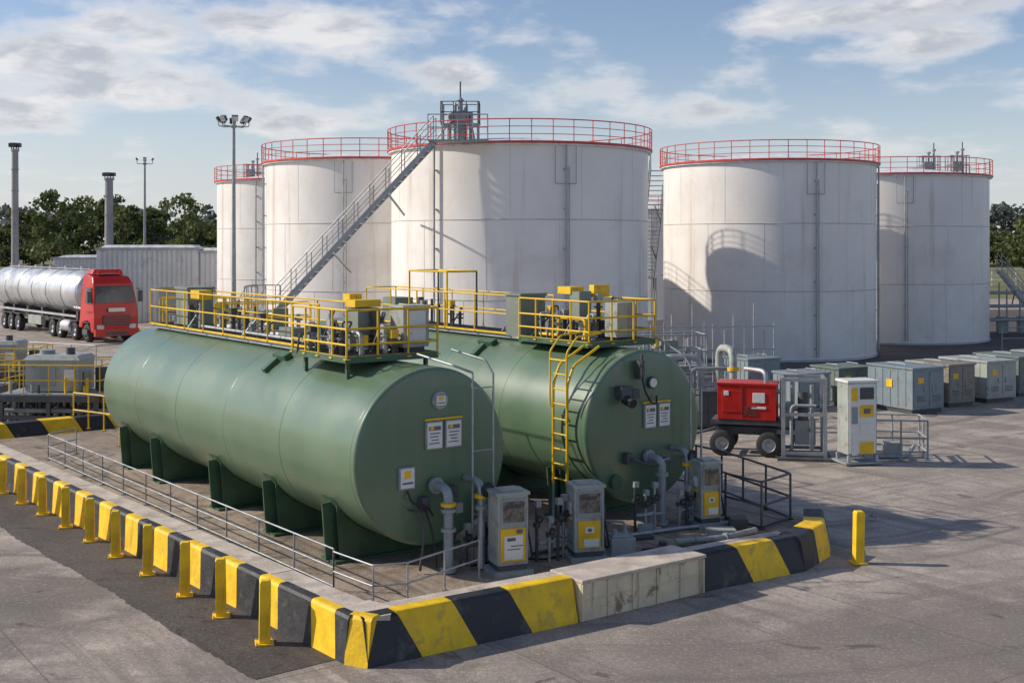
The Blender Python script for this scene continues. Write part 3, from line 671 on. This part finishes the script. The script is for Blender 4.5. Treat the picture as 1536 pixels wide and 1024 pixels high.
# ------------------------------------------------------------------ tanker lorry
def lorry():
    E=empty('tanker_truck',(-21.2,64.3,0),math.atan2(-.763,.646))
    o=MB()
    prof=[(0,.55),(.02,1.35),(-.12,2.1),(-.42,3.15),(-.75,3.5),(-1.5,3.62),(-2.15,3.62),(-2.2,.75),(-1.7,.75),(-1.55,1.05),(-.95,1.15),(-.6,1.05),(-.45,.55)]
    W=1.22
    n=len(prof)
    ins=[.0,.0,.02,.12,.22,.25,.25,0,0,0,0,0,0]
    vs=[(x,-W+i,z) for (x,z),i in zip(prof,ins)]+[(x,W-i,z) for (x,z),i in zip(prof,ins)]
    o.add(vs,[tuple(reversed(range(n))),tuple(range(n,2*n))]+[(i,(i+1)%n,n+(i+1)%n,n+i) for i in range(n)][:],REDC)
    o.build('cab',parent=E,bevel=.06)
    o=MB()
    def q4(a,b,c,d,m): o.add([a,b,c,d],[(0,1,2,3)],m)
    q4((-.10,-1.08,2.13),(-.10,1.08,2.13),(-.375,1.0,3.02),(-.375,-1.0,3.02),GLASS)
    for s in(-1,1):
        y0=s*1.235; 
        q4((-.32,y0,2.1),(-1.25,y0,2.1),(-1.25,s*1.14,2.95),(-.58,s*1.14,2.95),GLASS)
        o.box((-.18,s*1.42,2.45),(.12,.2,.6),DSTEEL); o.tube([(-.2,s*1.2,2.85),(-.18,s*1.42,2.85)],.025,DSTEEL,6)
        o.box((.03,s*.88,.85),(.06,.38,.22),LAMPG); o.box((-.7,s*1.245,1.65),(.9,.02,.03),DSTEEL)
        o.box((-1.1,s*1.2,.55),(.7,.2,.3),DSTEEL)
    o.box((.045,0,1.2),(.05,1.5,.55),DSTEEL)
    for k in range(4): o.box((.08,0,1.02+k*.13),(.03,1.4,.04),REDC)
    o.box((.06,0,.55),(.24,2.4,.38),REDC); o.box((.19,0,.5),(.02,1.2,.18),DSTEEL); o.box((.075,0,1.75),(.02,.9,.2),PLATE)
    o.box((-1.6,0,3.78),(.9,1.7,.22),REDC,taper=.85)
    for s in(-.6,.6): o.cyl((-.9,s,3.6),(-.9,s,3.82),.10,REDC,n=10)
    o.cyl((-2.35,1.0,.8),(-2.35,1.0,3.4),.09,CHROME,n=10)
    for s in(-.42,.42): o.beam((-.4,s,.85),(-17.5,s,.95),.12,.26,DSTEEL)
    o.cyl((-3.3,-1.05,.75),(-4.6,-1.05,.75),.33,CHROME,n=16); o.cyl((-3.3,1.05,.75),(-4.6,1.05,.75),.33,CHROME,n=16)
    for x in(-1.15,-2.95,-5.2,-6.4,-12.3,-13.6,-14.9):
        for s in(-1,1):
            o.wheel((x,s*1.02,.5),(0,s,0),.5,.34); 
            o.box((x,s*1.05,1.06),(1.05,.4,.05),DSTEEL)
        o.cyl((x,-1,.5),(x,1,.5),.08,DSTEEL)
    for s in(-1,1):
        o.beam((-2.6,s*1.2,1.32),(-17.2,s*1.2,1.32),.05,.12,CHROME)
        o.box((-9.0,s*1.15,.85),(2.2,.25,.5),CAB)
    o.build('running_gear',parent=E)
    o=MB(); M=Matrix.Translation((-2.6,0,2.6))@Matrix.Rotation(R(-90),4,'Y')
    o.lathe([(.001,-.12),(.8,-.08),(1.12,.0),(1.2,.1),(1.2,4),(1.2,8),(1.2,14.7),(1.1,14.85),(.001,15)],CHROME,64,M)
    for x in(0.15,2.4,4.8,7.2,9.6,12,14.6): o.lathe([(1.2,x-.05),(1.225,x-.03),(1.225,x+.03),(1.2,x+.05)],GALV,64,M)
    o.box((-9.9,0,3.86),(13.5,.5,.06),GALV)
    for x in(-4.5,-7,-9.5,-12,-15): o.cyl((x,0,3.8),(x,0,4.0),.25,GALV,n=14)
    for x in (-3.4,-5.5,-9,-11.5,-14,-16): o.box((x,0,1.3),(.25,1.7,.5),DSTEEL)
    o.build('tank_barrel',parent=E)
lorry()

# ------------------------------------------------------------------ compressor cart + gate frame
o=MB()
o.box((0,0,1.32),(1.45,.85,.86),REDC); o.box((0,0,1.78),(1.5,.9,.06),REDC); o.box((0,0,.82),(1.75,.8,.12),DSTEEL)
o.box((-.36,-.435,1.35),(.5,.02,.55),REDC); o.box((.3,-.435,1.45),(.3,.02,.25),PLATE); o.box((.3,-.435,1.2),(.36,.02,.06),PLATE); o.box((-.5,-.45,1.55),(.12,.02,.12),PLATE)
for k in range(5): o.box((.1,-.44,1.02+.05*k),(.3,.02,.02),DSTEEL)
o.box((-.12,-.436,1.35),(.02,.02,.8),DSTEEL)
o.box((0,0,.6),(1.5,.5,.2),DSTEEL)
for x in(-.6,.55):
    for y in(-.5,.5): o.wheel((x,y,.31),(0,1 if y>0 else -1,0),.31,.2)
    o.cyl((x,-.5,.31),(x,.5,.31),.05,DSTEEL)
o.box((.95,0,.6),(.5,.5,.12),GALV); o.cyl((.85,-.3,.8),(.85,-.3,1.5),.05,GALV); o.box((.95,.1,1.0),(.3,.5,.6),CAB)
o.tube([(-.8,0,.6),(-1.3,0,.45)],.04,DSTEEL)
o.build('compressor_trailer',(5.98,30.4,0),R(-16),bevel=.02)
o=MB()
for x in(-.5,.5):
    for y in(-.45,.45): o.beam((x,y,0),(x,y,2.0),.09,.09,GALV)
for z in(.15,1.1,1.95):
    o.beam((-.5,-.45,z),(.5,-.45,z),.07,.08,GALV); o.beam((-.5,.45,z),(.5,.45,z),.07,.08,GALV)
    for x in(-.5,.5): o.beam((x,-.45,z),(x,.45,z),.07,.08,GALV)
o.box((.05,.1,.6),(.5,.4,.6),STEEL); o.cyl((0,0,.9),(0,0,1.6),.13,DSTEEL,n=14); o.cyl((.2,-.2,.2),(.2,-.2,1.8),.05,GALV); o.cyl((-.25,.1,.2),(-.25,.1,1.85),.04,CAB)
o.tube([(-.5,0,1.6),(-.9,0,1.6),(-.9,0,2.1),(-1.4,.6,2.1)],.06,GALV); o.tube([(-.3,-.3,.2),(-.3,-.3,1.3),(.3,-.3,1.3)],.04,STEEL)
o.box((0,-.1,.03),(1.3,1.3,.06),DSTEEL)
o.build('pump_skid_frame',(7.25,29.9,0),R(-10))
o=MB()
for x in(-.36,.36):
    for y in(-.28,.28): o.box((x,y,.12),(.07,.07,.24),GALV)
o.box((0,0,.06),(.95,.75,.05),STEEL); o.box((0,0,1.12),(.74,.56,1.72),CAB); o.box((0,0,2.0),(.82,.64,.06),PLATE)
o.box((-.0,-.29,1.12),(.68,.02,1.66),PLATE)
for z,m in((1.72,DSTEEL),(1.30,YEL),(.86,PLATE),(.42,YEL)): o.box((.10,-.305,z),(.36,.02,.28),m)
o.box((-.22,-.305,1.7),(.16,.02,.3),YEL); o.box((-.22,-.305,1.2),(.16,.02,.4),STEEL); o.box((.1,-.318,1.3),(.18,.01,.12),INK); o.box((-.22,-.305,.5),(.14,.02,.5),PLATE)
o.box((.375,0,1.6),(.02,.4,.35),YEL); o.box((.375,0,.9),(.02,.4,.5),PLATE)
o.build('card_reader_kiosk',(8.32,28.95,0),R(12),bevel=.012)
o=MB()
o.rail([(0,0,.04),(1.25,-.15,.04),(1.4,.9,.04),(.1,1.1,.04)],.95,STEEL,.024,(1,.55,.2),.62)
o.tube([(.2,.3,.05),(.9,.3,.05),(1.1,.4,.3)],.05,GALV); o.box((.6,.5,.2),(.4,.3,.35),CAB)
o.build('guard_railing',(8.85,29.3,0))

def cabinet(loc,rz,w,d,h,mat,yel=False):
    o=MB(); o.box((0,0,.07),(w*.94,d*.94,.14),DSTEEL); o.box((0,0,.14+h/2),(w,d,h),mat); o.box((0,0,.16+h),(w+.08,d+.08,.06),mat)
    for k in(-.25,.25):
        o.box((k*w,-d/2-.008,.14+h/2),(w*.44,.016,h*.86),mat); o.box((k*w+.12*w*(1 if k<0 else -1),-d/2-.03,.14+h*.5),(.03,.04,.16),GALV)
        for j in range(4): o.box((k*w,-d/2-.02,.14+h*.2+j*.05),(w*.26,.012,.018),DSTEEL)
    for j in range(5): o.box((-w/2-.008,(-.35+.17*j)*d,.14+h/2),(.016,.03,h*.9),mat)
    if yel: o.box((-.25*w,-d/2-.02,.14+h*.72),(.24,.012,.18),YEL); o.box((-w/2-.02,0,.14+h*.6),(.012,.25,.25),YEL)
    for sx in(-1,1): o.tube([(sx*w*.3,-d*.2,h+.19),(sx*w*.3,-d*.2,h+.26),(sx*w*.3,d*.2,h+.26),(sx*w*.3,d*.2,h+.19)],.015,GALV,6)
    o.build('equipment_cabinet',loc,rz,bevel=.015)
cabinet((9.3,38.6,0),R(28),1.3,1.2,1.0,BLUEB)
cabinet((11.0,40.0,0),R(28),1.5,1.3,1.05,TEALB,True)
cabinet((12.55,38.3,0),R(28),1.35,1.9,1.25,BLUEB,True)
cabinet((14.2,39.8,0),R(28),1.2,1.8,1.2,BROWNB,True)
cabinet((15.9,41.0,0),R(28),1.4,2.0,1.2,CAB,True)
cabinet((17.7,42.6,0),R(28),1.5,1.9,1.2,TEALB)
cabinet((19.6,43.8,0),R(28),1.5,1.9,1.2,BLUEB)
cabinet((8.3,41.5,0),R(28),1.4,1.3,1.2,BLUEB)
cabinet((21.6,45.2,0),R(28),1.5,1.9,1.2,BROWNB)

o=MB()
for i in range(7):
    x=i*.75; o.cyl((x,0,0),(x,0,2.5+.35*(i%3)),.028,GALV,n=6)
    o.cyl((x,.9,0),(x,.9,2.2+.3*(i%2)),.025,GALV,n=6)
for z in(.8,1.6,2.4): o.tube([(0,0,z),(4.5,0,z)],.022,GALV,6)
o.tube([(0,.5,1.0),(4.5,.5,1.0)],.06,STEEL); o.tube([(0,.3,.6),(4.5,.3,.6),(5,.3,0)],.08,GALV)
for i in range(6): o.box((.4+i*.8,.5,.45),(.35,.3,.9),random.choice([STEEL,DSTEEL,CABG]))
o.build('pipe_rack',(4.8,41.5,0),R(10))
o=MB()
o.tube([(0,0,0),(0,0,2.3),(.1,-.9,2.3),(.1,-.9,1.4)],.11,CAB,12); o.tube([(-.5,.2,0),(-.5,.2,2.0),(-1.6,.4,2.0),(-1.6,.4,0)],.09,GALV,12)
o.tube([(-.9,-.2,0),(-.9,-.2,1.7),(.2,-.2,1.7)],.05,STEEL,8); o.cyl((.1,-.9,1.7),(.1,-.9,1.8),.17,YEL,n=14)
o.box((-.4,-.3,.6),(.8,.6,1.0),DSTEEL); o.box((-1.2,-.1,.4),(.5,.5,.8),CABG)
o.rail([(-2.2,-.6,0),(.6,-.6,0)],1.0,DSTEEL,.022,(1,.5),.6)
o.build('pipe_manifold',(6.0,34.8,0),R(10))
for lx,ly,rot in ((4.2,36.5,.1),(-11.6,45.5,.1),(-8.6,41.5,.2)):
    o=MB(); z0=2.3 if lx<0 else 1.6
    o.box((0,0,z0),(3.2,1.2,.06),STEEL)
    for x in(-1.5,1.5):
        for y in(-.5,.5): o.beam((x,y,0),(x,y,z0),.08,.08,STEEL)
    o.rail([(-1.6,-.6,z0),(1.6,-.6,z0),(1.6,.6,z0),(-1.6,.6,z0)],.95,YEL if lx<0 else STEEL,.024,(1,.5),.65,closed=True)
    for k in range(6):
        x=-1.3+.5*k; h=.35+random.random()*.6; o.cyl((x,0,z0),(x,0,z0+h),.07,random.choice([DSTEEL,GALV,YEL]),n=8); o.cyl((x,0,z0+h*.6),(x,0,z0+h*.6+.08),.15,STEEL,n=10)
    for z in(.5,1.0,1.5): o.tube([(-2.6,-.2,z),(2.6,-.2,z)],.08,GALV,10)
    o.box((.6,.1,z0+.4),(.5,.4,.7),CABG)
    o.build('pipe_manifold',(lx,ly,0),rot)

def skid(loc,rz,seed,sc=1):
    random.seed(seed); o=MB()
    for x in(-1.3,0,1.3):
        for y in(-.9,.9): o.beam((x,y,0),(x,y,.7),.1,.1,DSTEEL)
    for y in(-.9,.9): o.beam((-1.4,y,.75),(1.4,y,.75),.1,.16,DSTEEL); o.beam((-1.4,y,.25),(1.4,y,.25),.08,.1,DSTEEL)
    for x in(-1.4,1.4): o.beam((x,-.9,.75),(x,.9,.75),.1,.16,DSTEEL)
    o.box((0,0,.85),(2.8,1.8,.05),STEEL)
    o.box((-.1,0,1.33),(1.5,1.0,.85),CAB); o.box((-.1,0,1.81),(1.6,1.1,.12),CAB,taper=.85); o.box((-.3,-.51,1.3),(.6,.02,.5),STEEL); o.box((.4,-.51,1.35),(.3,.02,.3),PLATE)
    o.cyl((.2,0,1.86),(.2,0,2.05),.12,DSTEEL,n=12); o.cyl((1.0,.2,.9),(1.0,.2,1.5),.18,DSTEEL,n=14); o.cyl((-.5,.1,1.86),(-.5,.1,1.98),.2,STEEL,n=14)
    o.rail([(-1.4,-.9,.85),(1.4,-.9,.85),(1.4,.9,.85),(-1.4,.9,.85)],.8,YEL,.018,(1,.5),.7,closed=True)
    for k in range(12):
        x=-1.3+.22*k; o.cyl((x,-.5,.0),(x,-.5,.7),random.uniform(.03,.08),random.choice([DSTEEL,GALV,STEEL]),n=8); o.box((x,.2+random.uniform(-.2,.2),.35),(.2,.4,.5),random.choice([DSTEEL,STEEL]))
        o.wheel((x,-.62,.3+random.random()*.3),(0,1,0),.08,.03,DSTEEL)
    o.tube([(-1.8,-.6,.4),(1.8,-.6,.4),(2.2,-.6,0)],.07,STEEL,10); o.tube([(-1.8,-.3,.2),(2.0,-.3,.2)],.09,DSTEEL,10)
    for k in range(8):
        x=random.uniform(-1.2,1.2); o.cyl((x,-.7,.87),(x,-.7,.87+random.uniform(.2,.6)),.04,random.choice([DSTEEL,GALV,YEL]),n=8)
    ob=o.build('generator_skid',loc,rz); ob.scale=(sc,sc,sc)
skid((-13.3,35.6,0),R(-4),3,1.08); skid((-17.2,36.8,0),R(-4),8,1.1); skid((-18.0,42.5,0),R(2),21,1.0)
o=MB(); o.rail([(-9.9,30.3,.2),(-9.3,31.2,.2),(-8.6,31.6,.2)],1.3,YEL,.024,(1,.66,.33),.5); 
o.rail([(-12.2,33.4,.2),(-10.0,31.9,.2)],.95,YEL,.022,(1,.5),.7); o.build('yellow_railing')
o=MB(); o.rail([(-24,54,0),(-17.5,50.5,0),(-15.0,52.5,0)],1.0,GALV,.026,(1,.5),1.4); o.rail([(-20,46.5,0),(-15.8,43.5,0)],1.0,STEEL,.024,(1,.5),1.2); o.build('guard_railing')
o=MB()
for i in range(9):
    for y in(0,1.4): o.cyl((i*1.3,y,0),(i*1.3,y,2.6+.4*(i%2)),.05,STEEL,n=6)
for z in(.8,1.6,2.4):
    for y in(0,.5,1.0,1.4): o.tube([(-.5,y,z),(11,y,z)],.07,random.choice([GALV,STEEL,CAB]),8)
for i in range(8): o.box((.6+i*1.3,.7,.5),(.5,.5,1.0),random.choice([STEEL,DSTEEL,CAB]))
o.build('pipe_rack',(27.2,70,0),R(8))
o=MB(); o.rail([(0,0,0),(18,2,0)],1.1,GALV,.03,(1,.5),1.5); o.build('guard_railing',(24.5,60,0))
o=MB()
for i in range(60): o.cyl((i*3,0,0),(i*3,0,2.2),.05,PLATE,n=5)
for z in(.6,1.4,2.1): o.beam((0,0,z),(177,0,z),.05,.08,PLATE)
o.build('perimeter_fence',(-90,150,0))
o=MB(); o.beam((-80,0,.9),(-30,0,.9),.6,1.8,SHED); o.beam((-80,0,1.9),(-30,0,1.9),.8,.15,GALV)
for i in range(18): o.beam((-80+i*2.9,-.34,0),(-80+i*2.9,-.34,1.9),.1,.1,GALV)
o.build('boundary_wall',(0,118,0))

# ------------------------------------------------------------------ trees
def leaves(P,S,rngl):
    n=len(P); 
    u=rngl.normal(size=(n,3)); u/=np.linalg.norm(u,axis=1)[:,None]
    w=rngl.normal(size=(n,3)); w-= (w*u).sum(1)[:,None]*u; w/=np.linalg.norm(w,axis=1)[:,None]
    a=P+u*S[:,None]; b=P+w*S[:,None]*.8; c=P-u*S[:,None]; d=P-w*S[:,None]*.8
    return np.stack([a,b,c,d],1).reshape(-1,3)
def treemesh(name,trees,leafsize,dens,mats,loc=(0,0,0)):
    V=[];MI=[];tr=MB()
    for (x,y,h,w,mi) in trees:
        base=h*.12
        nc=int(14+rng.integers(0,7)); 
        tr.cyl((x,y,0),(x+rng.normal()*.2,y,h*.75),h*.018,BARK,r1=h*.004,n=6)
        for k in range(nc):
            f=rng.random()**.8; z=base+(h-base)*f*.93
            env=w*.5*math.sin(math.pi*min(1,(.22+.78*(1-f))**.8)*.62+.15)*1.05
            t=rng.random()*6.28; rr=env*math.sqrt(rng.random())
            c=np.array([x+rr*math.cos(t),y+rr*math.sin(t),z]); s=w*(.11+.11*rng.random())
            if k<6: tr.cyl((x,y,z*.7),tuple(c),h*.006,BARK,r1=h*.002,n=4,caps=False)
            m=int(dens*(.7+.6*rng.random()))
            p=rng.normal(size=(m,3)); p/=np.linalg.norm(p,axis=1)[:,None]; p*=(rng.random(m)**.45)[:,None]*s*np.array([1.15,1.15,.8])*1.1
            V.append(leaves(c+p,leafsize*(.6+.8*rng.random(m)),rng)); MI+= [mi if rng.random()<.7 else 1-mi]*m
    V=np.concatenate(V); n=len(V)//4
    o=MB(); o.v=tr.v+[tuple(q) for q in V.tolist()]; off=len(tr.v)
    o.f=tr.f+[[off+4*i,off+4*i+1,off+4*i+2,off+4*i+3] for i in range(n)]
    o.mats=[mats[0],mats[1],BARK]; o.m=[2]*len(tr.f)+MI; o.s=[False]*len(o.f)
    return o.build(name,loc)
trees=[]
x=-170
while x<190:
    for row in range(2):
        h=rng.uniform(11,15.5)+2.5*math.sin(x*.11) if x<60 else rng.uniform(7.5,11.5)
        trees.append((x+rng.uniform(-2,2),285+row*14+rng.uniform(-5,5),h,rng.uniform(7,10.5),int(rng.random()<.45)))
    x+=rng.uniform(4.2,7.5)
treemesh('tree_line',trees,.45,48,[LEAF,LEAF2])
tr=[]
for x in np.arange(-170,190,4.2): tr.append((x+rng.uniform(-1,1),276+rng.uniform(-3,3),rng.uniform(4,6.5),7,int(rng.random()<.5)))
treemesh('hedgerow',tr,.45,24,[LEAF,LEAF2])
tr=[]
for x in np.arange(-420,420,14): tr.append((x+rng.uniform(-4,4),620+rng.uniform(-20,20),rng.uniform(20,27),24,0))
treemesh('distant_woodland',tr,1.6,26,[FARLEAF,FARLEAF])
treemesh('deciduous_tree',[(0,0,14.2,7.5,1)],.32,60,[LEAF,LEAF2],(-54.5,200,0))
treemesh('deciduous_tree',[(0,0,15.0,10,0)],.38,80,[LEAF,LEAF2],(-83,222,0))
treemesh('deciduous_tree',[(0,0,10.0,8,1)],.38,80,[LEAF,LEAF2],(96,222,0))

# ------------------------------------------------------------------ world, sun, camera
sund=Vector((-1.0,.10,0)).normalized(); el=R(32)
w=bpy.data.worlds.new('World'); scene.world=w; w.use_nodes=True; nt=w.node_tree
bg=nt.nodes['Background']
sky=nn(nt,'ShaderNodeTexSky',sky_type='NISHITA'); sky.sun_disc=False; sky.sun_elevation=el; sky.sun_rotation=math.atan2(sund.x,sund.y)%(2*math.pi)
sky.air_density=1.0; sky.dust_density=.6; sky.ozone_density=1.8
tc=nn(nt,'ShaderNodeTexCoord').outputs['Generated']
sx=nn(nt,'ShaderNodeSeparateXYZ'); nt.links.new(tc,sx.inputs[0])
zz=math_(nt,'ADD',math_(nt,'MAXIMUM',sx.outputs[2],0),.07)
px=math_(nt,'DIVIDE',sx.outputs[0],zz); py=math_(nt,'DIVIDE',sx.outputs[1],zz)
cb=nn(nt,'ShaderNodeCombineXYZ'); nt.links.new(px,cb.inputs[0]); nt.links.new(py,cb.inputs[1])
n1=noise(nt,cb.outputs[0],1.25,5,.60,.15,(1,.75,1))
n2=noise(nt,tc,11,6,.56,.1,(1,1,2.4))
base=math_(nt,'ADD',math_(nt,'MULTIPLY',n1,.6),math_(nt,'MULTIPLY',n2,.85)); base=math_(nt,'SUBTRACT',base,.225)
def blob(c,rx,rz,amt):
    c=Vector(c).normalized()
    a=nn(nt,'ShaderNodeVectorMath',operation='SUBTRACT'); nt.links.new(tc,a.inputs[0]); a.inputs[1].default_value=c
    b=nn(nt,'ShaderNodeVectorMath',operation='MULTIPLY'); nt.links.new(a.outputs[0],b.inputs[0]); b.inputs[1].default_value=(1/rx,.8,1/rz)
    l=nn(nt,'ShaderNodeVectorMath',operation='LENGTH'); nt.links.new(b.outputs[0],l.inputs[0])
    return ramp(nt,l.outputs['Value'],.0,1.0,amt,0)
tot=base
for b_ in (((-.33,1,.158),.26,.050,.30),((-.16,1,.180),.22,.026,.20),((-.04,1,.143),.055,.022,.36),((.20,1,.182),.10,.026,.34),((.08,1,.125),.13,.036,.22),((.34,1,.165),.11,.026,.27),((-.42,1,.105),.09,.028,.30),((-.15,1,.10),.18,.022,.20),((-.30,1,.122),.24,.022,.20),((.36,1,.20),.16,.022,.24),((.33,1,.13),.14,.018,.16),((.16,1,.11),.10,.018,.16)):
    tot=math_(nt,'ADD',tot,blob(*b_))
dens=ramp(nt,tot,.52,.80,0,.88)
haze=ramp(nt,sx.outputs[2],-.02,.17,.75,0)
shade=ramp(nt,noise(nt,tc,14,4,.6,.2,(1,1,3)),.34,.58)
core=math_(nt,'MULTIPLY',ramp(nt,tot,.62,.84),shade)
cc=mixc(nt,core,(7.6,7.45,7.4),(4.5,4.7,5.2))
skyc=mixc(nt,1.0,sky.outputs[0],(1.02,.98,1.05),'MULTIPLY')
c=mixc(nt,haze,skyc,(5.8,6.2,6.8))
c=mixc(nt,dens,c,cc)
nt.links.new(c,bg.inputs['Color']); bg.inputs['Strength'].default_value=.115
w.cycles.sampling_method='MANUAL'; w.cycles.sample_map_resolution=512
sl=bpy.data.lights.new('sun','SUN'); sl.energy=4.3; sl.angle=R(.7); sl.color=(1,.905,.77)
so=bpy.data.objects.new('sun',sl); scene.collection.objects.link(so)
dv=Vector((sund.x*math.cos(el),sund.y*math.cos(el),math.sin(el)))
so.rotation_euler=dv.to_track_quat('Z','Y').to_euler(); so.location=dv*50
cam=bpy.data.cameras.new('camera'); co=bpy.data.objects.new('camera',cam); scene.collection.objects.link(co); scene.camera=co
co.location=(0,0,5.3); co.rotation_euler=(R(90),0,0); cam.lens=42.19; cam.sensor_width=36; cam.shift_y=-147/1536; cam.clip_end=6000
scene.view_settings.view_transform='Standard'; scene.view_settings.look='None'; scene.view_settings.exposure=0
